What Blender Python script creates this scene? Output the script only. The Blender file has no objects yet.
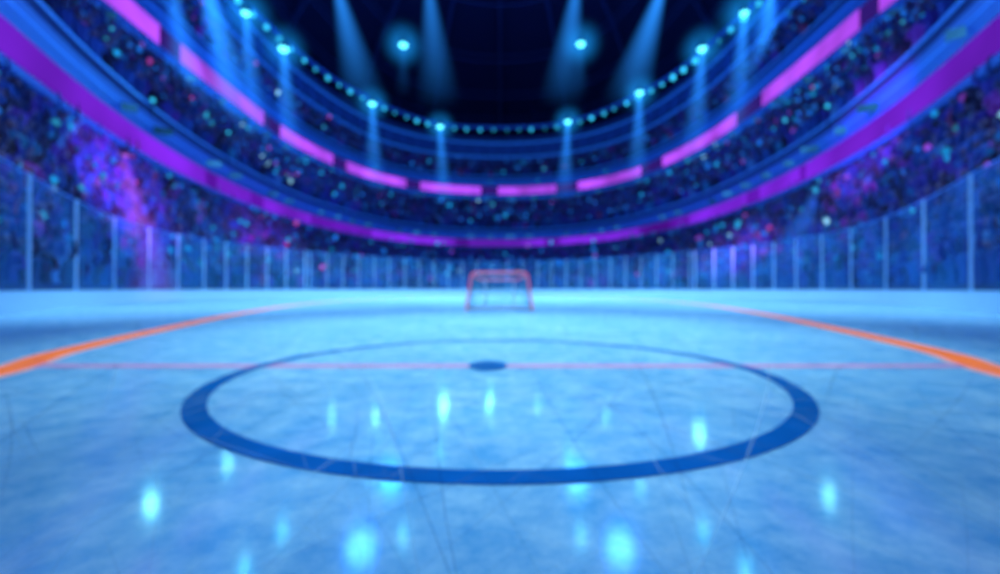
import bpy, math, random
from mathutils import Vector, Matrix
random.seed(7)
F=441.0; HY=289.0
sc=bpy.context.scene
try:
    sc.view_settings.view_transform='Standard'; sc.view_settings.look='None'
except Exception as e: print(e)

# ---------------------------------------------------------------- helpers
def link(o,parent=None):
    sc.collection.objects.link(o)
    if parent: o.parent=parent
    return o
def empty(name):
    o=bpy.data.objects.new(name,None); return link(o)
def mesh(name,v,f,mat=None,parent=None,smooth=False,cols=None,mats=None,fm=None):
    m=bpy.data.meshes.new(name); m.from_pydata(v,[],f); 
    if mats:
        for x in mats: m.materials.append(x)
        if fm: m.polygons.foreach_set('material_index',fm)
    elif mat: m.materials.append(mat)
    if smooth: m.polygons.foreach_set('use_smooth',[True]*len(m.polygons))
    if cols:
        a=m.color_attributes.new('Col','FLOAT_COLOR','POINT')
        flat=[]
        for c in cols: flat+= [c[0],c[1],c[2],1.0]
        a.data.foreach_set('color',flat)
    m.update()
    return link(bpy.data.objects.new(name,m),parent)
def newmat(name):
    m=bpy.data.materials.new(name); m.use_nodes=True
    nt=m.node_tree; nt.nodes.clear()
    out=nt.nodes.new('ShaderNodeOutputMaterial')
    return m,nt,out
def N(nt,t,**k):
    n=nt.nodes.new(t)
    for a,b in k.items(): setattr(n,a,b)
    return n
def pbr(name,col,rough=0.5,metal=0,emit=None,es=0,var=0.15,scale=2.0,spec=.5):
    m,nt,out=newmat(name)
    p=N(nt,'ShaderNodeBsdfPrincipled')
    tc=N(nt,'ShaderNodeTexCoord'); no=N(nt,'ShaderNodeTexNoise'); no.inputs['Scale'].default_value=scale
    nt.links.new(tc.outputs['Object'],no.inputs['Vector'])
    mx=N(nt,'ShaderNodeMix',data_type='RGBA')
    mx.inputs[6].default_value=(*[c*(1-var) for c in col],1); mx.inputs[7].default_value=(*[min(1,c*(1+var)) for c in col],1)
    nt.links.new(no.outputs['Fac'],mx.inputs[0]); nt.links.new(mx.outputs[2],p.inputs['Base Color'])
    p.inputs['Roughness'].default_value=rough; p.inputs['Metallic'].default_value=metal
    p.inputs['Specular IOR Level'].default_value=spec
    if emit:
        p.inputs['Emission Color'].default_value=(*emit,1); p.inputs['Emission Strength'].default_value=es
    nt.links.new(p.outputs[0],out.inputs[0]); 
    m.cycles.emission_sampling='NONE'
    return m
def emis(name,col,s,vary=0,scale=0.1):
    m,nt,out=newmat(name)
    e=N(nt,'ShaderNodeEmission'); e.inputs[0].default_value=(*col,1); e.inputs[1].default_value=s
    if vary:
        tc=N(nt,'ShaderNodeTexCoord'); no=N(nt,'ShaderNodeTexNoise'); no.inputs['Scale'].default_value=scale
        nt.links.new(tc.outputs['Object'],no.inputs['Vector'])
        mr=N(nt,'ShaderNodeMapRange'); mr.inputs[1].default_value=0.35; mr.inputs[2].default_value=0.65
        mr.inputs[3].default_value=s*(1-vary); mr.inputs[4].default_value=s*(1+vary)
        nt.links.new(no.outputs['Fac'],mr.inputs[0]); nt.links.new(mr.outputs[0],e.inputs[1])
    nt.links.new(e.outputs[0],out.inputs[0]); m.cycles.emission_sampling='NONE'
    return m
def px(x,y,Z): return Vector(((x-500)/F*Z, Z, 1+(HY-y)/F*Z))

# ------------------------------------------------------------ arena plans
def plan(pxz,back):
    pts=[]
    for x,Z in pxz:
        t=math.atan((500-x)/F); pts.append((t,Z/math.cos(t)))
    for d,r in back: pts.append((math.radians(d),r))
    pts.sort()
    full=[(-t,r) for t,r in reversed(pts) if t>1e-6]+pts
    n=len(full)
    xs=[p[0] for p in full]; ys=[p[1] for p in full]
    sl=[]
    for i in range(n):
        if i==0 or i==n-1: sl.append(0)
        else:
            a=(ys[i]-ys[i-1])/(xs[i]-xs[i-1]); b=(ys[i+1]-ys[i])/(xs[i+1]-xs[i])
            h0=xs[i]-xs[i-1];h1=xs[i+1]-xs[i]
            s=(a*h1+b*h0)/(h0+h1)
            sl.append(s)
    def r(t):
        while t>math.pi: t-=2*math.pi
        while t<-math.pi: t+=2*math.pi
        i=0
        while i<n-2 and t>xs[i+1]: i+=1
        h=xs[i+1]-xs[i]; u=(t-xs[i])/h
        return ((2*u**3-3*u*u+1)*ys[i]+(u**3-2*u*u+u)*h*sl[i]+(-2*u**3+3*u*u)*ys[i+1]+(u**3-u*u)*h*sl[i+1])
    return r
HG=4.85
rGlass=plan([(500,79),(400,70),(305,56.5),(205,43),(150,35.6),(113,29.9),(75,24),(28,18.6),(0,16.4)],[(56,19.5),(64,16.5),(78,14),(95,13.2),(135,14),(180,15)])
rLow=plan([(500,125),(400,112),(330,89),(220,55),(100,32.8),(0,22.6)],[(58,27.5),(70,24),(90,22),(135,22),(180,23)])
rUp=plan([(500,147),(375,128),(305,101),(220,71),(130,52),(0,37.5)],[(58,46),(70,41),(90,38),(135,37),(180,38)])
rLite=plan([(500,143),(430,138),(366,120),(327,107.5),(290,94.5),(250,82),(130,58),(0,41)],[(58,50),(70,44),(90,41),(135,40),(180,40)])
rWall=lambda t: rUp(t)*1.09+3
NT=360
TH=[-math.pi+2*math.pi*i/NT for i in range(NT)]
def P(rf,t,z): 
    r=rf(t); return (r*math.sin(t), r*math.cos(t), z)
def loft(name,prof,mat,parent=None,smooth=False,ths=None,closed=True):
    ths=ths or TH; n=len(ths); v=[];f=[]
    for rf,z in prof: v+=[P(rf,t,z) for t in ths]
    for k in range(len(prof)-1):
        for i in range(n if closed else n-1):
            j=(i+1)%n
            f.append((k*n+i,k*n+j,(k+1)*n+j,(k+1)*n+i))
    return mesh(name,v,f,mat,parent,smooth)
def off(rf,d): return lambda t: rf(t)+d
def lerp(a,b,s): return lambda t:(1-s)*a(t)+s*b(t)

# ---------------------------------------------------------------- materials
def ice_mat():
    m,nt,out=newmat('ice'); L=nt.links.new
    tc=N(nt,'ShaderNodeTexCoord')
    n1=N(nt,'ShaderNodeTexNoise'); n1.inputs['Scale'].default_value=3.2; n1.inputs['Detail'].default_value=10; n1.inputs['Roughness'].default_value=0.78
    n2=N(nt,'ShaderNodeTexNoise'); n2.inputs['Scale'].default_value=0.5; n2.inputs['Detail'].default_value=4
    for n in(n1,n2): L(tc.outputs['Object'],n.inputs['Vector'])
    r1=N(nt,'ShaderNodeValToRGB'); r1.color_ramp.elements[0].position=.38; r1.color_ramp.elements[1].position=.68
    r1.color_ramp.elements[0].color=(.13,.44,.76,1); r1.color_ramp.elements[1].color=(.45,.76,.93,1)
    L(n1.outputs['Fac'],r1.inputs[0])
    r2=N(nt,'ShaderNodeValToRGB'); r2.color_ramp.elements[0].position=.35; r2.color_ramp.elements[1].position=.65
    r2.color_ramp.elements[0].color=(.74,.84,.92,1); r2.color_ramp.elements[1].color=(1,1,1,1)
    L(n2.outputs['Fac'],r2.inputs[0])
    mx=N(nt,'ShaderNodeMix',data_type='RGBA',blend_type='MULTIPLY'); mx.inputs[0].default_value=1
    L(r1.outputs[0],mx.inputs[6]); L(r2.outputs[0],mx.inputs[7])
    d=N(nt,'ShaderNodeBsdfDiffuse'); L(mx.outputs[2],d.inputs[0])
    g=N(nt,'ShaderNodeBsdfGlossy'); g.inputs['Roughness'].default_value=.105; g.inputs[0].default_value=(.8,.95,1,1)
    ms=N(nt,'ShaderNodeMixShader'); ms.inputs[0].default_value=.11
    L(d.outputs[0],ms.inputs[1]); L(g.outputs[0],ms.inputs[2]); L(ms.outputs[0],out.inputs[0])
    return m
M_ice=ice_mat()
M_board=pbr('white_board',(.42,.74,.93),.6,var=.05,spec=.1)
M_cap=pbr('board_cap',(.4,.7,.95),.5,spec=.1)
M_step=pbr('stand_concrete',(.02,.05,.2),.8)
M_fascia=pbr('fascia_blue',(.02,.09,.46),.4,emit=(.003,.03,.18),es=.45)  # faint self-glow stands in for blue haze on the bands
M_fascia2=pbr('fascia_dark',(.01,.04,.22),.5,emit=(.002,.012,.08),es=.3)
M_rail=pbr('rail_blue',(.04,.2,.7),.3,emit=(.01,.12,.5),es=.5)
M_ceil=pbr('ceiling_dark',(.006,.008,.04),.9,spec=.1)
M_truss=pbr('truss_steel',(.012,.022,.10),.7,emit=(.002,.01,.06),es=.08,spec=.1)  # slight emission imitates light caught by the steel
M_post=pbr('glass_post',(.35,.6,.9),.4,emit=(.10,.32,.7),es=.35)  # emission makes the posts look lit
M_purple=emis('led_purple',(.20,.02,.75),.95,vary=.4,scale=.06)
M_mag=emis('led_magenta',(.45,.075,.93),1.05,vary=.35,scale=.1)
M_dkp=emis('led_dim',(.06,.02,.35),.5)
M_bead=emis('bulb_cyan',(.03,.5,.85),1.3,vary=.6,scale=.15)
M_big=emis('lens_cyan',(.12,.85,1.0),3)
M_lm=emis('lens_magenta',(.5,.12,.8),1.0)
M_lb=emis('lens_blue',(.02,.2,.8),.6)
M_win=emis('lamp_window',(.03,.22,.6),.6,vary=.7,scale=.3)
def glass_mat():
    m,nt,out=newmat('plexiglass'); L=nt.links.new
    t=N(nt,'ShaderNodeBsdfTransparent'); t.inputs[0].default_value=(.86,.93,1,1)
    d=N(nt,'ShaderNodeBsdfDiffuse'); d.inputs[0].default_value=(.04,.35,.8,1)
    g=N(nt,'ShaderNodeBsdfGlossy'); g.inputs[1].default_value=.15; g.inputs[0].default_value=(.6,.8,1,1)
    tc=N(nt,'ShaderNodeTexCoord'); no=N(nt,'ShaderNodeTexNoise'); no.inputs['Scale'].default_value=.25
    L(tc.outputs['Object'],no.inputs['Vector'])
    mr=N(nt,'ShaderNodeMapRange'); mr.inputs[1].default_value=.35; mr.inputs[2].default_value=.65; mr.inputs[3].default_value=.07; mr.inputs[4].default_value=.28
    L(no.outputs['Fac'],mr.inputs[0])
    a=N(nt,'ShaderNodeMixShader'); L(mr.outputs[0],a.inputs[0]); L(t.outputs[0],a.inputs[1]); L(d.outputs[0],a.inputs[2])
    b=N(nt,'ShaderNodeMixShader'); b.inputs[0].default_value=.06; L(a.outputs[0],b.inputs[1]); L(g.outputs[0],b.inputs[2])
    L(b.outputs[0],out.inputs[0]); return m
M_glass=glass_mat()
def attr_mat(name,emit,k=1.0):
    m,nt,out=newmat(name); L=nt.links.new
    a=N(nt,'ShaderNodeAttribute',attribute_name='Col')
    if emit:
        e=N(nt,'ShaderNodeEmission'); L(a.outputs['Color'],e.inputs[0]); e.inputs[1].default_value=k
    else:
        e=N(nt,'ShaderNodeBsdfPrincipled'); L(a.outputs['Color'],e.inputs['Base Color']); e.inputs['Roughness'].default_value=.8
        L(a.outputs['Color'],e.inputs['Emission Color']); e.inputs['Emission Strength'].default_value=.07
    L(e.outputs[0],out.inputs[0]); m.cycles.emission_sampling='NONE'; return m
M_crowd=attr_mat('crowd_clothes',False)
M_phone=attr_mat('crowd_phone_glow',True)

# ---------------------------------------------------------------- ice + floor
v=[(0,20,0)]+[P(off(rGlass,-.02),t,0) for t in TH]
f=[(0,1+(i+1)%NT,1+i) for i in range(NT)]
mesh('ice_rink',v,f,M_ice)
loft('floor',[(off(rGlass,-.1),-.03),(off(rWall,1),-.03)],M_step)

def paint(name,pts,w,mat,z,parent=None,closed=False):
    v=[];f=[];n=len(pts)
    for i in range(n):
        a=Vector(pts[(i-1)%n] if closed else pts[max(0,i-1)]); b=Vector(pts[(i+1)%n] if closed else pts[min(n-1,i+1)])
        d=(b-a).normalized(); nn=Vector((-d.y,d.x)); p=Vector(pts[i]); ww=w(i/(n-1)) if callable(w) else w
        v+=[(*(p+nn*ww/2),z),(*(p-nn*ww/2),z)]
    for i in range(n if closed else n-1):
        j=(i+1)%n; f.append((2*i,2*i+1,2*j+1,2*j))
    return mesh(name,v,f,mat,parent)
M_blue=pbr('paint_blue',(.004,.11,.40),.5,var=.25,scale=3,spec=0)
M_red=pbr('paint_red',(.54,.33,.58),.6,emit=(.5,.1,.2),es=.06,var=.1,spec=0)  # small glow added to the paint in place of light
M_or=pbr('paint_orange',(1,.2,.05),.6,emit=(1,.16,.04),es=.36,var=.1,spec=0)  # glow added so the orange stays bright under blue light
M_orp=pbr('paint_orange_edge',(.75,.5,.55),.6,emit=(.8,.3,.3),es=.12,spec=0)  # edge paint is self-lit too
mark=empty('ice_markings')
CY=5.44;CR=3.10
paint('center_circle',[(CR*math.sin(a),CY+CR*math.cos(a)) for a in [2*math.pi*i/128 for i in range(128)]],.18,M_blue,.006,mark,True)
dv=[(-.156,5.73,.009)]+[(-.156+.25*math.sin(2*math.pi*i/48),5.73+.36*math.cos(2*math.pi*i/48),.009) for i in range(48)]
mesh('center_dot',dv,[(0,1+(i+1)%48,1+i) for i in range(48)],M_blue,mark)
paint('red_line',[(-6.1+12.2*i/20,5.73) for i in range(21)],.3,M_red,.004,mark)
ctrl=[(4.3,-3),(4.7,0),(5.25,2.8),(6.02,5.31),(6.98,7.1),(8.46,11.2),(10.5,17.6),(12.7,27),(13.3,37),(11.5,48),(7,57),(0,61)]
full=[(-x,y) for x,y in ctrl]+[(x,y) for x,y in reversed(ctrl[:-1])]
def cr(pts,k=10):
    o=[];n=len(pts)
    for i in range(n-1):
        p0=Vector(pts[max(0,i-1)]);p1=Vector(pts[i]);p2=Vector(pts[i+1]);p3=Vector(pts[min(n-1,i+2)])
        for j in range(k):
            t=j/k
            o.append(tuple(.5*((2*p1)+(p2-p0)*t+(2*p0-5*p1+4*p2-p3)*t*t+(3*p1-p0-3*p2+p3)*t**3)))
    o.append(pts[-1]); return o
oc=cr(full)
paint('boundary_line_edge',oc,.54,M_orp,.003,mark)
paint('boundary_line',oc,.36,M_or,.007,mark)
def mark_mat(name,c,al):
    m,nt,out=newmat(name); t=N(nt,'ShaderNodeBsdfTransparent'); d=N(nt,'ShaderNodeBsdfDiffuse'); d.inputs[0].default_value=(*c,1)
    s=N(nt,'ShaderNodeMixShader'); s.inputs[0].default_value=al
    nt.links.new(t.outputs[0],s.inputs[1]); nt.links.new(d.outputs[0],s.inputs[2]); nt.links.new(s.outputs[0],out.inputs[0]); return m
for nm,mt,cnt in(('dark',mark_mat('scratch_dark',(.02,.12,.38),.22),330),('light',mark_mat('scratch_light',(.6,.85,1),.22),260)):
    v=[];f=[]
    for k in range(cnt):
        y=random.uniform(1.0,9); x=random.uniform(-1.2,1.2)*y; a=random.uniform(0,2*math.pi); R=random.choice([-1,1])*random.uniform(10,60)
        L_=random.uniform(.4,1.3)*y; w=random.uniform(.0009,.002)*y; n=16; b=len(v)
        for i in range(n):
            nn=Vector((-math.sin(a),math.cos(a))); ww=w*math.sin(math.pi*(i+.3)/(n-.4))
            ww*=min(1,max(.15,y/4))
            v+=[(x+nn.x*ww,y+nn.y*ww,.011),(x-nn.x*ww,y-nn.y*ww,.011)]
            x+=math.cos(a)*L_/n; y+=math.sin(a)*L_/n; a+=L_/n/R
            if i: f.append((b+2*i-2,b+2*i-1,b+2*i+1,b+2*i))
    mesh('skate_marks_'+nm,v,f,mt,mark)

# ---------------------------------------------------------------- boards + glass
rb=empty('rink_boards')
loft('board_panels',[(off(rGlass,0),0),(off(rGlass,0),.90),(off(rGlass,.18),.90),(off(rGlass,.18),0)],M_board,rb)
loft('cap_rail',[(off(rGlass,-.04),.88),(off(rGlass,-.04),.93),(off(rGlass,.22),.93),(off(rGlass,.22),.88)],M_cap,rb)
sg=empty('safety_glass')
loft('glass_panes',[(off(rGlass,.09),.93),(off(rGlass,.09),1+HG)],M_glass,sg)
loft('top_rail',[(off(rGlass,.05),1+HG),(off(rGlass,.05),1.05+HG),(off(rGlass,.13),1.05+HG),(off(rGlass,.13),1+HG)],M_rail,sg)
def walk(rf,spacing,t0=0.0,tmax=math.pi):
    res=[];acc=0;t=t0;dt=.0008;p=Vector(P(rf,t,0))
    nxt=spacing(t)*.5
    while t<tmax:
        t+=dt;q=Vector(P(rf,t,0));acc+=(q-p).length;p=q
        if acc>=nxt: res.append(t);acc=0;nxt=spacing(t)
    return res
tk=math.atan(195/F)
def box(v,f,c,ux,uy,uz):
    b=len(v)
    for sx in(-1,1):
        for sy in(-1,1):
            for sz in(-1,1):
                v.append(tuple(c+ux*sx+uy*sy+uz*sz))
    for q in((0,1,3,2),(4,6,7,5),(0,4,5,1),(2,3,7,6),(0,2,6,4),(1,5,7,3)): f.append(tuple(b+i for i in q))
v=[];f=[]
dense=walk(rGlass,lambda t:2.7,tmax=tk)
wide=[math.atan(q/F) for q in(195,214,233,253,274,296,322,351,386,424,471,545,650)]
wide+=[t for t in walk(rGlass,lambda t:6.4,t0=1.05)]
for s in(-1,1):
    for t,wd in [(t,.04) for t in dense]+[(t,.065) for t in wide]:
        t2=t*s; c=Vector(P(off(rGlass,.09),t2,.93+(HG+.1)/2))
        rad=Vector((math.sin(t2),math.cos(t2),0)); tan=Vector((math.cos(t2),-math.sin(t2),0))
        box(v,f,c,tan*wd,rad*wd,Vector((0,0,(HG+.15)/2)))
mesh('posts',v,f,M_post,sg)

# ---------------------------------------------------------------- grandstand
gs=empty('grandstand')
def tier(name,ra,rb_,z0,z1,rows):
    prof=[]
    for i in range(rows):
        a=i/rows;b=(i+1)/rows;z=z0+(z1-z0)*(i+1)/rows
        prof+= [(lerp(ra,rb_,a),z),(lerp(ra,rb_,b),z)]
    prof=[(ra,z0-.5)]+prof
    loft(name,prof,M_step,gs)
    return [(lerp(ra,rb_,(i+.55)/rows),z0+(z1-z0)*(i+1)/rows) for i in range(rows)]
T1=tier('tier_lower',off(rGlass,1.6),off(rLow,1.5),.5,11.5,14)
T2=tier('tier_middle',off(rLow,.8),off(rUp,1.0),17.3,29.5,12)
T3=tier('tier_upper',off(rUp,.8),off(rWall,-1.0),37.5,46,6)
loft('back_wall_lower',[(off(rLow,1.6),11.4),(off(rLow,1.6),13)],M_fascia2,gs)
loft('back_wall_middle',[(off(rUp,1.2),29),(off(rUp,1.2),32)],M_fascia2,gs)
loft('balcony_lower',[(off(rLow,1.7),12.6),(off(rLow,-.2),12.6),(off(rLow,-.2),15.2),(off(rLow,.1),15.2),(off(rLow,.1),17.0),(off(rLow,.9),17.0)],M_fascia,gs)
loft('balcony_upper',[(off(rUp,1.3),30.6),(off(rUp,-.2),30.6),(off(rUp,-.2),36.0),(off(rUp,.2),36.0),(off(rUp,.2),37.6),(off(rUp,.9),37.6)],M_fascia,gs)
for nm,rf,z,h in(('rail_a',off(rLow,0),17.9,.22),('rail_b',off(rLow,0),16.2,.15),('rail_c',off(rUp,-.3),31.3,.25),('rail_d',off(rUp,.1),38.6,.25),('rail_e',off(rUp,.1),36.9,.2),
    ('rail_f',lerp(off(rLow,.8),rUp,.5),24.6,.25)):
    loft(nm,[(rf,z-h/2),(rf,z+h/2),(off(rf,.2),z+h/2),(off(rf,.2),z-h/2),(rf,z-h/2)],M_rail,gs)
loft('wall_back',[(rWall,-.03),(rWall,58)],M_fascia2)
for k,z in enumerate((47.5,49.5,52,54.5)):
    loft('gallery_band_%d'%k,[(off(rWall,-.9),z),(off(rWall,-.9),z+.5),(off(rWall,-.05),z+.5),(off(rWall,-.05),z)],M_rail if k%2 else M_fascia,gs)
v=[];f=[]
for s in(-1,1):
    for t in walk(rWall,lambda t:5.5,tmax=1.6):
        t2=t*s;c=Vector(P(off(rWall,-.7),t2,51));rad=Vector((math.sin(t2),math.cos(t2),0)); tan=Vector((math.cos(t2),-math.sin(t2),0))
        box(v,f,c,tan*.18,rad*.15,Vector((0,0,3.5)))
mesh('gallery_mullions',v,f,M_fascia,gs)
v=[];f=[]
for rf,z,sp in((off(rLow,-.05),15.9,5.5),(off(rUp,-.35),30.9,7.5)):
    for s in(-1,1):
        for t in walk(rf,lambda t:sp,tmax=1.5):
            if random.random()<.3: continue
            t2=t*s;c=Vector(P(rf,t2,z));rad=Vector((math.sin(t2),math.cos(t2),0)); tan=Vector((math.cos(t2),-math.sin(t2),0))
            box(v,f,c,tan*random.uniform(.7,1.5),rad*.1,Vector((0,0,.3)))
mesh('balcony_lamps',v,f,M_win,gs)

def ribbon(name,rf,z0,z1,segs,mdef,mseg):
    ths=[-math.pi+2*math.pi*i/1440 for i in range(1440)]
    n=1440;v=[P(rf,t,z0) for t in ths]+[P(rf,t,z1) for t in ths]+[P(off(rf,.12),t,z1) for t in ths]+[P(off(rf,.12),t,z0) for t in ths]
    f=[];fm=[]
    for i in range(n):
        j=(i+1)%n;tm=ths[i]+math.pi/1440
        xx=500+F*math.tan(tm) if abs(tm)<1.3 else None
        inseg= xx is not None and any(a<=xx<=b for a,b in segs)
        if xx is None or xx<segs[0][0] or xx>segs[-1][1]: inseg=(i//22)%4!=0
        for k in range(3):
            f.append((k*n+i,k*n+j,(k+1)*n+j,(k+1)*n+i)); fm.append(1 if inseg else 0)
    return mesh(name,v,f,parent=None,mats=[mdef,mseg],fm=fm)
ribbon('led_ribbon_display',off(rUp,-.4),32.5,35.0,[(105,158),(180,263),(279,333),(345,406),(420,481),(498,557),(578,641),(662,738),(762,860),(880,960)],M_dkp,M_mag)
M_purp2=emis('led_violet',(.13,.01,.5),.8,vary=.4,scale=.06)
ribbon('led_ribbon_display',off(rLow,-.4),13.1,14.9,[(-60,205),(215,250),(262,310),(372,455),(470,545),(560,640),(690,748),(760,800),(806,1100)],M_purp2,M_purple)

# ---------------------------------------------------------------- crowd
cr_e=empty('spectator_crowd')
def figure(arms):
    v=[];f=[]
    secs=[(.30,.22,0),(.27,.18,.35),(.38,.2,.85),(.30,.17,1.0),(.09,.09,1.08)]
    for w,d,z in secs:
        for i in range(6):
            a=2*math.pi*i/6+math.pi/6*0; v.append((w*math.cos(a),d*math.sin(a),z))
    for k in range(len(secs)-1):
        for i in range(6):
            j=(i+1)%6; f.append((k*6+i,k*6+j,(k+1)*6+j,(k+1)*6+i))
    b=len(v);hr=[(.13,1.13),(.19,1.27),(.17,1.42),(.07,1.52)]
    for r,z in hr:
        for i in range(6):
            a=2*math.pi*i/6; v.append((r*math.cos(a),r*1.1*math.sin(a),z))
    for k in range(3):
        for i in range(6):
            j=(i+1)%6; f.append((b+k*6+i,b+k*6+j,b+(k+1)*6+j,b+(k+1)*6+i))
    f.append(tuple(b+18+i for i in range(6)))
    nb=len(v)
    for s in(-1,1):
        if arms: J=[((s*.36,0,.9),.08),((s*.52,.1,1.2),.065),((s*.45,.15,1.65),.045)]
        else: J=[((s*.36,0,.88),.08),((s*.45,.05,.5),.065),((s*.2,.3,.4),.05)]
        b=len(v)
        for (p,r) in J:
            for i in range(4):
                a=math.pi/2*i; v.append((p[0]+r*math.cos(a),p[1]+r*math.sin(a)*.9,p[2]+ (0 if arms else r*math.cos(a)*.5)))
        for k in range(2):
            for i in range(4):
                j=(i+1)%4; f.append((b+k*4+i,b+k*4+j,b+(k+1)*4+j,b+(k+1)*4+i))
    return v,f,(30,54)
FIG=[figure(False),figure(True)]
PAL=[(.01,.02,.12),(.01,.04,.25),(.015,.08,.38),(.03,.03,.3),(.08,.03,.35),(.2,.03,.35),(.02,.18,.4),(.01,.01,.05),(.2,.04,.15),(.06,.22,.55)]
PW=[6,7,6,4,3,1,1.5,5,.3,.7]
def crowd(name,rows,sp,tmax,sc_):
    v=[];f=[];c=[]
    for rf,z in rows:
        for s in(-1,1):
            for t in walk(rf,lambda t:sp*random.uniform(.8,1.3),tmax=tmax):
                if random.random()<.1: continue
                t2=t*s;vv,ff,(h0,h1)=FIG[random.random()<.28]
                p=Vector(P(rf,t2,z));k=sc_*random.uniform(.88,1.1);a=math.pi-t2+random.uniform(-.4,.4)
                ca,sa=math.cos(a),math.sin(a);b=len(v)
                col=random.choices(PAL,PW)[0]; sk=random.choice([(.06,.06,.16),(.09,.08,.2),(.03,.04,.13)])
                for i,(x,y,zz) in enumerate(vv):
                    v.append((p.x+k*(x*ca-y*sa),p.y+k*(x*sa+y*ca),p.z+k*zz)); c.append(sk if h0<=i<h1 else col)
                f+=[tuple(b+i for i in q) for q in ff]
    return mesh(name,v,f,M_crowd,cr_e,cols=c)
crowd('lower_tier_spectators',T1,1.25,1.35,1.3)
crowd('middle_tier_spectators',T2,1.6,1.25,1.5)
crowd('upper_tier_spectators',T3,1.9,1.1,1.7)
v=[];f=[];c=[]
def octa(p,r,col):
    b=len(v)
    for d in((1,0,0),(-1,0,0),(0,1,0),(0,-1,0),(0,0,1),(0,0,-1)): v.append((p[0]+r*d[0],p[1]+r*d[1],p[2]+r*d[2])); c.append(col)
    for q in((0,2,4),(2,1,4),(1,3,4),(3,0,4),(2,0,5),(1,2,5),(3,1,5),(0,3,5)): f.append(tuple(b+i for i in q))
PC=[(.01,.28,.68),(.01,.15,.7),(.03,.38,.65),(.3,.7,.95),(.2,.05,.5),(.4,.05,.35),(.01,.10,.45)]
for rows,n,szf in((T1,330,.0040),(T2,400,.0036),(T3,110,.0036)):
    for i in range(n):
        rf,z=random.choice(rows);t=random.uniform(-.95,.95)
        if random.random()<.45: t=random.choice((-1,1))*random.uniform(.4,.9)
        p=P(off(rf,-.3),t,z+random.uniform(1.5,2.6)); dist=math.hypot(p[0],p[1])
        col=random.choices(PC,[5,7,1.6,.8,1.8,.4,8])[0]; k=random.uniform(.35,1.5)
        octa(p,.12+dist*szf*random.uniform(.5,1.5)*.85,tuple(k*x for x in col))
mesh('phone_lights',v,f,M_phone,cr_e,cols=c)

# ---------------------------------------------------------------- ceiling
cen=Vector((0,55))
v=[];f=[];n=NT
lv=[(1,57.5),(.93,58.5),(.8,62),(.6,65),(.35,67),(.02,68)]
for s,z in lv:
    for t in TH:
        p=P(off(rWall,.1),t,0); v.append((p[0]*s,cen.y+(p[1]-cen.y)*s,z))
for k in range(len(lv)-1):
    for i in range(n):
        j=(i+1)%n; f.append((k*n+i,(k+1)*n+i,(k+1)*n+j,k*n+j))
mesh('ceiling',v,f,M_ceil,smooth=True)
tr=empty('roof_truss')
v=[];f=[]
def tube(v,f,a,b,r,sides=6):
    a=Vector(a);b=Vector(b);d=(b-a).normalized();u=d.orthogonal().normalized();w=d.cross(u);s=len(v)
    for p in(a,b):
        for i in range(sides):
            an=2*math.pi*i/sides; v.append(tuple(p+(u*math.cos(an)+w*math.sin(an))*r))
    for i in range(sides):
        j=(i+1)%sides; f.append((s+i,s+j,s+sides+j,s+sides+i))
    f.append(tuple(s+i for i in reversed(range(sides))));f.append(tuple(s+sides+i for i in range(sides)))
def cp(t,s,dz):
    for k in range(len(lv)-1):
        if lv[k+1][0]<=s<=lv[k][0]:
            u=(lv[k][0]-s)/(lv[k][0]-lv[k+1][0]); z=lv[k][1]+u*(lv[k+1][1]-lv[k][1]);break
    p=P(rWall,t,0); return (p[0]*s,cen.y+(p[1]-cen.y)*s,z+dz)
for i in range(40):
    t=-math.pi+2*math.pi*i/40
    S=[.98,.88,.76,.6,.4,.2]
    for a,b in zip(S,S[1:]):
        tube(v,f,cp(t,a,-.4),cp(t,b,-.4),.3); tube(v,f,cp(t,a,-2.2),cp(t,b,-2.2),.22); tube(v,f,cp(t,a,-.4),cp(t,b,-2.2),.15)
for s in(.88,.76,.6,.4):
    for i in range(80):
        t=-math.pi+2*math.pi*i/80; t1=t+2*math.pi/80
        tube(v,f,cp(t,s,-2.2),cp(t1,s,-2.2),.22); tube(v,f,cp(t,s,-.4),cp(t1,s,-.4),.2)
mesh('truss_members',v,f,M_truss,tr)

ZL=52.6
sl=empty('string_lights')
loft('carrier_ring',[(off(rLite,0),ZL+.6),(off(rLite,0),ZL+1.5),(off(rLite,.8),ZL+1.5),(off(rLite,.8),ZL+.6),(rLite,ZL+.6)],M_fascia,sl)
v=[];f=[]
for s in(-1,1):
    for t in walk(rLite,lambda t:random.uniform(3.6,4.6),tmax=1.5):
        p=P(rLite,t*s,ZL); r=random.uniform(.35,.68)
        b=len(v)
        for k in range(1,6):
            for i in range(8):
                an=2*math.pi*i/8;ph=math.pi*k/6
                v.append((p[0]+r*math.sin(ph)*math.cos(an),p[1]+r*math.sin(ph)*math.sin(an),p[2]+r*math.cos(ph)))
        for k in range(4):
            for i in range(8):
                j=(i+1)%8; f.append((b+k*8+i,b+k*8+j,b+(k+1)*8+j,b+(k+1)*8+i))
        f.append(tuple(b+i for i in range(8)));f.append(tuple(b+32+i for i in range(8)))
mesh('bulbs',v,f,M_bead,sl,smooth=True)
v=[];f=[]
for i in range(60):
    t=-1.5+3*i/59; p=Vector(P(off(rLite,.4),t,ZL+1.4)); tube(v,f,p,p+Vector((0,0,6)),.08,4)
mesh('hanger_cables',v,f,M_truss,sl)

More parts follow.
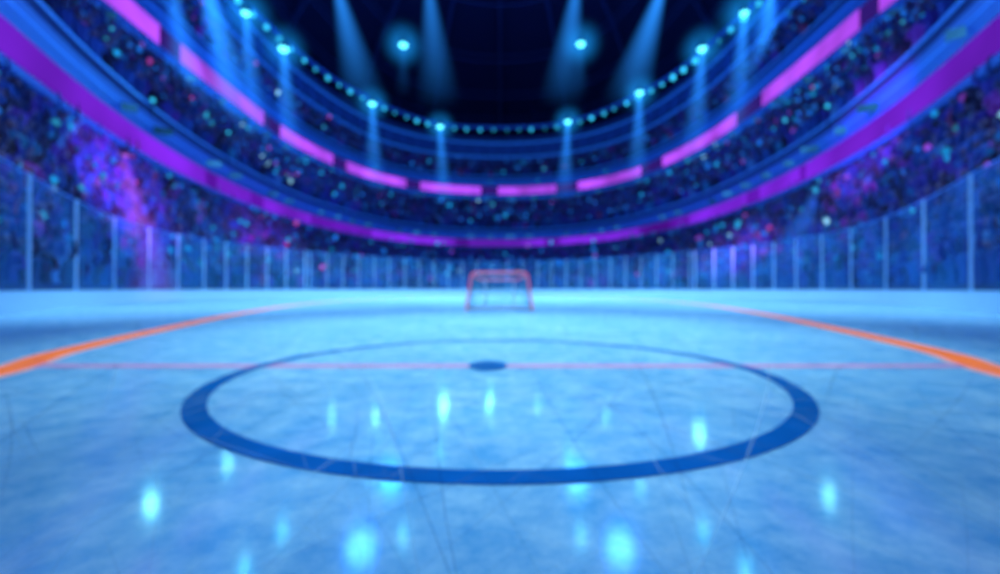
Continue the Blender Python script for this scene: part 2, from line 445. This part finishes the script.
# ---------------------------------------------------------------- spotlights with self-lit beam volumes
def mth(nt,op,a,b=None):
    n=N(nt,'ShaderNodeMath',operation=op)
    for i,x in enumerate((a,b)):
        if x is None: continue
        if isinstance(x,(int,float)): n.inputs[i].default_value=x
        else: nt.links.new(x,n.inputs[i])
    return n.outputs[0]
def beam_mat(name,col,k,L_,r0,r1,soft=False):  # emissive cone volume that draws the light beam
    m,nt,out=newmat(name); L=nt.links.new
    tc=N(nt,'ShaderNodeTexCoord'); sp=N(nt,'ShaderNodeSeparateXYZ'); L(tc.outputs['Object'],sp.inputs[0])
    M=lambda op,a,b=None: mth(nt,op,a,b)
    t=M('DIVIDE',sp.outputs[2],-L_); t=M('MAXIMUM',t,0.0)
    R=M('ADD',M('MULTIPLY',t,r1-r0),r0)
    rho=M('DIVIDE',M('SQRT',M('ADD',M('MULTIPLY',sp.outputs[0],sp.outputs[0]),M('MULTIPLY',sp.outputs[1],sp.outputs[1]))),R)
    rad=M('MAXIMUM',M('SUBTRACT',1.0,M('POWER',rho,1.2)),0.0)
    fade=M('POWER',M('MAXIMUM',M('SUBTRACT',1.0,t),0.0),1.1)
    if soft: fade=M('MULTIPLY',fade,M('MULTIPLY',M('POWER',t,.8),2.4))
    s=M('MULTIPLY',M('MULTIPLY',rad,fade),k)
    s=M('DIVIDE',s,R)
    e=N(nt,'ShaderNodeEmission'); e.inputs[0].default_value=(*col,1); L(s,e.inputs[1]); L(e.outputs[0],out.inputs['Volume'])
    return m
def halo_mat(R,k):  # emissive ball standing in for bloom around a lamp
    m,nt,out=newmat('bloom_halo'); L=nt.links.new
    tc=N(nt,'ShaderNodeTexCoord'); ln=N(nt,'ShaderNodeVectorMath',operation='LENGTH'); L(tc.outputs['Object'],ln.inputs[0])
    rho=mth(nt,'DIVIDE',ln.outputs['Value'],R)
    s=mth(nt,'MULTIPLY',mth(nt,'POWER',mth(nt,'MAXIMUM',mth(nt,'SUBTRACT',1.0,rho),0.0),2.2),k)
    e=N(nt,'ShaderNodeEmission'); e.inputs[0].default_value=(.01,.3,.9,1); L(s,e.inputs[1]); L(e.outputs[0],out.inputs['Volume'])
    return m
M_halo=halo_mat(6.0,.22)
M_house=pbr('spot_housing',(.02,.03,.06),.4,metal=.6)
def cyl(v,f,z0,r0,z1,r1,n=20,cap=True):
    b=len(v)
    for z,r in((z0,r0),(z1,r1)):
        for i in range(n):
            a=2*math.pi*i/n; v.append((r*math.cos(a),r*math.sin(a),z))
    for i in range(n):
        j=(i+1)%n; f.append((b+i,b+j,b+n+j,b+n+i))
    if cap: f.append(tuple(b+i for i in reversed(range(n)))); f.append(tuple(b+n+i for i in range(n)))
def ball(v,f,r,nu=16,nv=8):
    b=len(v)
    for k in range(1,nv):
        ph=math.pi*k/nv
        for i in range(nu):
            a=2*math.pi*i/nu; v.append((r*math.sin(ph)*math.cos(a),r*math.sin(ph)*math.sin(a),r*math.cos(ph)))
    for k in range(nv-2):
        for i in range(nu):
            j=(i+1)%nu; f.append((b+k*nu+i,b+(k+1)*nu+i,b+(k+1)*nu+j,b+k*nu+j))
    f.append(tuple(b+i for i in range(nu))); f.append(tuple(b+(nv-2)*nu+i for i in reversed(range(nu))))
BM={}
def spotlight(x,y,Z,r=1.1,L_=26,w=4.2,k=.6,tilt=(0,0),col=(.02,.25,.9),energy=2000,halo=True,loc=None,lens=None,soft=False):
    p=Vector(loc) if loc else px(x,y,Z); e=empty('spotlight'); e.location=p
    v=[];f=[];cyl(v,f,.5*r,r*.9,2.2*r,r*.65); cyl(v,f,0,r*1.05,.5*r,r*1.05)
    box(v,f,Vector((r*1.15,0,1.6*r)),Vector((.1*r,0,0)),Vector((0,.25*r,0)),Vector((0,0,1.3*r)))
    box(v,f,Vector((-r*1.15,0,1.6*r)),Vector((.1*r,0,0)),Vector((0,.25*r,0)),Vector((0,0,1.3*r)))
    box(v,f,Vector((0,0,2.9*r)),Vector((r*1.2,0,0)),Vector((0,.25*r,0)),Vector((0,0,.12*r)))
    mesh('housing',v,f,M_house,e)
    v=[];f=[]
    for kk in range(5):
        ph=math.pi/2*kk/5
        for i in range(20):
            a=2*math.pi*i/20; v.append((r*math.cos(ph)*math.cos(a),r*math.cos(ph)*math.sin(a),-r*.75*math.sin(ph)))
    for kk in range(4):
        for i in range(20):
            j=(i+1)%20; f.append((kk*20+i,kk*20+j,kk*20+20+j,kk*20+20+i))
    f.append(tuple(80+i for i in range(20)))
    mesh('lens',v,f,lens or M_big,e,smooth=True)
    if L_:
        key=(L_,w,k,col,r)
        if key not in BM: BM[key]=beam_mat('glow_beam',col,k,L_,r*.8,w,soft)
        v=[];f=[];cyl(v,f,-L_,w,-.9*r,r*.9,n=28)
        b=mesh('beam',v,f,BM[key],e); b.rotation_euler=(math.radians(tilt[0]),math.radians(tilt[1]),0)
    if halo:
        v=[];f=[];ball(v,f,6.0); mesh('halo',v,f,M_halo,e)
    if energy:
        ld=bpy.data.lights.new('bulb','SPOT'); ld.energy=energy; ld.color=(.15,.8,1); ld.shadow_soft_size=r
        ld.spot_size=math.radians(70); ld.spot_blend=1
        lo=link(bpy.data.objects.new('bulb',ld),e); lo.location=(0,0,-r*2.2)
        lo.rotation_euler=(Vector((0,8,0))-Vector(p)).to_track_quat('-Z','Y').to_euler()
def zring(x): 
    t=math.atan((x-500)/F); return rLite(t)*math.cos(t)
for x,y,tl in((245,12,-4),(283,48,-3),(372,103,-2),(440,126,-3),(568,121,3),(640,92,2),(703,48,5),(745,12,4)):
    spotlight(x,y,zring(x)-.6,tilt=(0,tl),r=1.0 if x not in(245,745) else .75,k=.85,energy=700)
for x,y in((403,44),(581,43)): spotlight(x,y,100,r=.95,L_=12,w=2.5,k=.15,tilt=(0,0),energy=700)
for x,y,Z,tl,k in((205,-22,70,-12,1.5),(335,-20,90,-14,.85),(428,-22,92,-5,.65),(578,-22,92,8,.75),(665,-20,88,18,1.1),(772,-14,80,5,1.1),(825,-22,68,9,2.4),(165,-30,60,-8,1.0)):
    spotlight(x,y,Z,L_=27,w=5.6,k=k,tilt=(0,tl),energy=0,halo=False)
# magenta / blue fixtures added under balcony edges to carry self-lit haze cones
MG=(.42,.08,.72); BL=(.02,.16,.8)
for x,rf,z,L_,w_,k,tl,col in((125,rLow,12.2,13,6.5,1.5,8,MG),(262,rLow,12.2,13.5,7,1.5,6,MG),(745,rLow,12.2,13.5,7.5,2.0,-4,MG),(868,rUp,30.2,22,9.0,1.5,-6,MG),(165,rUp,30.2,18,8.0,.8,6,MG),
      (195,rLow,12.2,13,6.5,.9,5,BL),(345,rLow,12.2,13,7,1.1,3,BL),(655,rLow,12.2,13,7,1.1,-3,BL),(815,rLow,12.2,13,6.5,1.0,5,BL),
      (300,rUp,30.2,15,8,1.0,5,BL),(420,rUp,30.2,15,8,.8,2,BL),(590,rUp,30.2,15,8,.9,-2,BL),(700,rUp,30.2,15,8,1.0,-5,BL)):
    t=math.atan((x-500)/F)
    spotlight(0,0,0,r=.25,L_=L_,w=w_,k=k,tilt=(0,tl),col=col,energy=0,halo=False,loc=P(off(rf,-1.6),t,z-.5),lens=M_lm if col==MG else M_lb,soft=True)
# small lamps added at the balconies to drop glints on the ice
def rim(x,e_,rf,z,zb,r=.45):
    t=math.atan((x-500)/F); p=Vector(P(off(rf,-.9),t,z)); e=empty('added_glint_lamp'); e.location=p; e.rotation_euler=(0,0,-t)
    v=[];f=[];box(v,f,Vector((0,.45,.0)),Vector((.25,0,0)),Vector((0,.35,0)),Vector((0,0,.22)))
    box(v,f,Vector((0,.7,(zb-z)/2)),Vector((.06,0,0)),Vector((0,.06,0)),Vector((0,0,abs(zb-z)/2+.1))); box(v,f,Vector((0,.85,zb-z)),Vector((.08,0,0)),Vector((0,.25,0)),Vector((0,0,.08)))
    mesh('housing',v,f,M_house,e)
    v=[];f=[];ball(v,f,.2,12,6); mesh('lens',v,f,M_bead,e,smooth=True)
    ld=bpy.data.lights.new('bulb','SPOT'); ld.energy=e_; ld.color=(.25,.9,1); ld.shadow_soft_size=r
    ld.spot_size=math.radians(30); ld.spot_blend=1
    lo=link(bpy.data.objects.new('bulb',ld),e); lo.location=(0,-1.0,-.1)
    d=(Vector((0,4,0))-p); d.rotate(Matrix.Rotation(t,3,'Z')); lo.rotation_euler=d.to_track_quat('-Z','Y').to_euler()
for x,e_,rf,z,zb in((152,480,rLow,18.2,17.2),(228,360,rLow,21.0,17.2),(284,800,rUp,29.6,30.6),(332,800,rUp,31.0,31.0),(376,1300,rUp,36.2,36.0),(443,5200,rUp,36.6,36.2),(490,3000,rUp,36.6,36.2),(538,600,rUp,36.6,36.2),(606,600,rUp,36.6,36.2),(700,2800,rUp,31.0,31.0),(828,300,rLow,19.2,17.2)): rim(x,e_,rf,z,zb,.45 if x not in(443,490,700) else 1.0)

# ---------------------------------------------------------------- goal
gl=empty('hockey_goal'); gl.location=(0,0,0)
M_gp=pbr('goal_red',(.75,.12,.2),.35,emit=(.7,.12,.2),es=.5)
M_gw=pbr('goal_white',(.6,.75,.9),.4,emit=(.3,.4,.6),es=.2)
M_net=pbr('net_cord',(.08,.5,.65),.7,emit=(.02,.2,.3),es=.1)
def curve(name,pts,r,mat,cyc=False):
    cu=bpy.data.curves.new(name,'CURVE'); cu.dimensions='3D'; cu.bevel_depth=r; cu.bevel_resolution=4
    s=cu.splines.new('POLY'); s.points.add(len(pts)-1)
    for i,p in enumerate(pts): s.points[i].co=(*p,1)
    cu.materials.append(mat); return link(bpy.data.objects.new(name,cu),gl)
GZ=21.0; X0=1.57; X1=1.36; T=1.78; xc=-.03
fr=[(xc-X0,GZ,0)]+[(xc-X1-(.21)*(1-u)+0,GZ,(T-.25)*u) for u in(.5,1)]
for i in range(1,7):
    a=math.pi/2*i/6; fr.append((xc-X1+.25*(1-math.cos(a)),GZ,T-.25+.25*math.sin(a)))
fr+=[(2*xc-p[0],p[1],p[2]) for p in reversed(fr)]
curve('front_frame',fr,.055,M_gp)
D=1.5; Tb=1.15
bk=[(xc-X0,GZ,.05)]+[(xc-X0+.1+.5*(1-math.cos(a)),GZ+D*math.sin(a),.05) for a in [math.pi/2*i/6 for i in range(1,7)]]
bk+=[(2*xc-p[0],p[1],p[2]) for p in reversed(bk)]
curve('base_frame',bk,.045,M_gw)
tb=[(xc-X1+.1,GZ,T)]+[(xc-X1+.1+.45*(1-math.cos(a)),GZ+.75*math.sin(a),T-.32*math.sin(a)) for a in [math.pi/2*i/6 for i in range(1,7)]]
tb+=[(2*xc-p[0],p[1],p[2]) for p in reversed(tb)]
curve('top_frame',tb,.035,M_gp)
for s in(-1,1): curve('rear_stay',[(xc+s*.7,GZ+.75,T-.32),(xc+s*.72,GZ+1.2,.8),(xc+s*.75,GZ+D,.05)],.035,M_gw)
def samp(pts,u):
    L_=[0]
    for a,b in zip(pts,pts[1:]): L_.append(L_[-1]+(Vector(b)-Vector(a)).length)
    d=u*L_[-1]
    for i in range(len(pts)-1):
        if d<=L_[i+1]+1e-9:
            w=(d-L_[i])/max(1e-9,L_[i+1]-L_[i]); return Vector(pts[i]).lerp(Vector(pts[i+1]),w)
    return Vector(pts[-1])
v=[];f=[];A=44;B=14
G=[[samp(tb,i/A).lerp(samp(bk,i/A),j/B)+Vector((0,.12*math.sin(math.pi*j/B),0)) for j in range(B+1)] for i in range(A+1)]
for i in range(A+1):
    for j in range(B+1):
        if j<B: tube(v,f,G[i][j],G[i][j+1],.008,3)
        if i<A: tube(v,f,G[i][j],G[i+1][j],.008,3)
for i in range(1,12):
    x=xc-X1+.2+(2*X1-.4)*i/12; tube(v,f,(x,GZ,T),(x,GZ+.72,T-.3),.007,3)
for j in range(1,5):
    q=j/5; tube(v,f,(xc-X1+.15+.1*q,GZ+.75*q,T-.32*q),(xc+X1-.15-.1*q,GZ+.75*q,T-.32*q),.007,3)
mesh('net',v,f,M_net,gl)

# ---------------------------------------------------------------- lights
def light(name,typ,loc,energy,col,tgt=None,**k):
    ld=bpy.data.lights.new(name,typ); ld.energy=energy; ld.color=col
    for a,b in k.items(): setattr(ld,a,b)
    o=link(bpy.data.objects.new(name,ld)); o.location=loc
    if tgt is not None: o.rotation_euler=(Vector(tgt)-Vector(loc)).to_track_quat('-Z','Y').to_euler()
    return o
light('added_ice_light','SPOT',(0,10.5,42),100000,(.64,.96,.97),(0,10.5,0),spot_size=math.radians(29),spot_blend=1,shadow_soft_size=2)  # added spot without fixture, makes the bright pool mid-ice
light('added_ice_light','SPOT',(0,51,50),240000,(.6,.92,1),(0,51,0),spot_size=math.radians(92),spot_blend=1,shadow_soft_size=3)  # added wide spot, unseen, brightens the far ice
light('added_ice_light','SPOT',(0,2.7,10),1900,(.45,.75,1),(0,2.7,0),spot_size=math.radians(30),spot_blend=1,shadow_soft_size=.5)  # added low spot, lifts the ice nearest the camera
for s in(-1,1):
    light('added_ice_light','SPOT',(s*17,21,34),30000,(.6,.9,1),(s*17,21,0),spot_size=math.radians(42),spot_blend=1,shadow_soft_size=2)  # added side spots, unseen, fill the dark ice left and right
for x,y,z,e,c in((-12,30,26,4500,(.06,.2,1)),(12,30,26,4500,(.06,.2,1)),(-21,85,35.4,6500,(.03,.35,1)),(14.8,85,35.4,6500,(.03,.35,1)),(-22,70,40,7500,(.05,.25,1)),(19,70,40,7500,(.05,.25,1))):
    light('added_bowl_light','POINT',(x,y,z),e,c,shadow_soft_size=2.2)  # added unseen point lights: blue fill on stands, glints on ice
for a,b,e,s in(((-8,20,14),px(120,190,34),90000,26),((8,25,14),px(745,262,60),110000,18),((-8,25,14),px(262,232,60),90000,18),((10,25,20),px(865,120,36),90000,28)):
    light('magenta_wash','SPOT',a,e,(.6,.12,.9),b,spot_size=math.radians(s),spot_blend=1,shadow_soft_size=.5)  # added unseen spots that tint patches of the crowd

w=bpy.data.worlds.new('World'); sc.world=w; w.use_nodes=True
w.node_tree.nodes['Background'].inputs[0].default_value=(.005,.01,.04,1)

# ---------------------------------------------------------------- camera
cd=bpy.data.cameras.new('camera'); cam=link(bpy.data.objects.new('camera',cd))
cd.sensor_width=36; cd.lens=F/1000*36; cd.clip_end=600; cd.clip_start=.02
cam.location=(0,0,1); cam.rotation_euler=(math.pi/2+math.atan(2/F),0,0)
cd.dof.use_dof=True; cd.dof.focus_distance=.5; cd.dof.aperture_fstop=1.9
sc.camera=cam
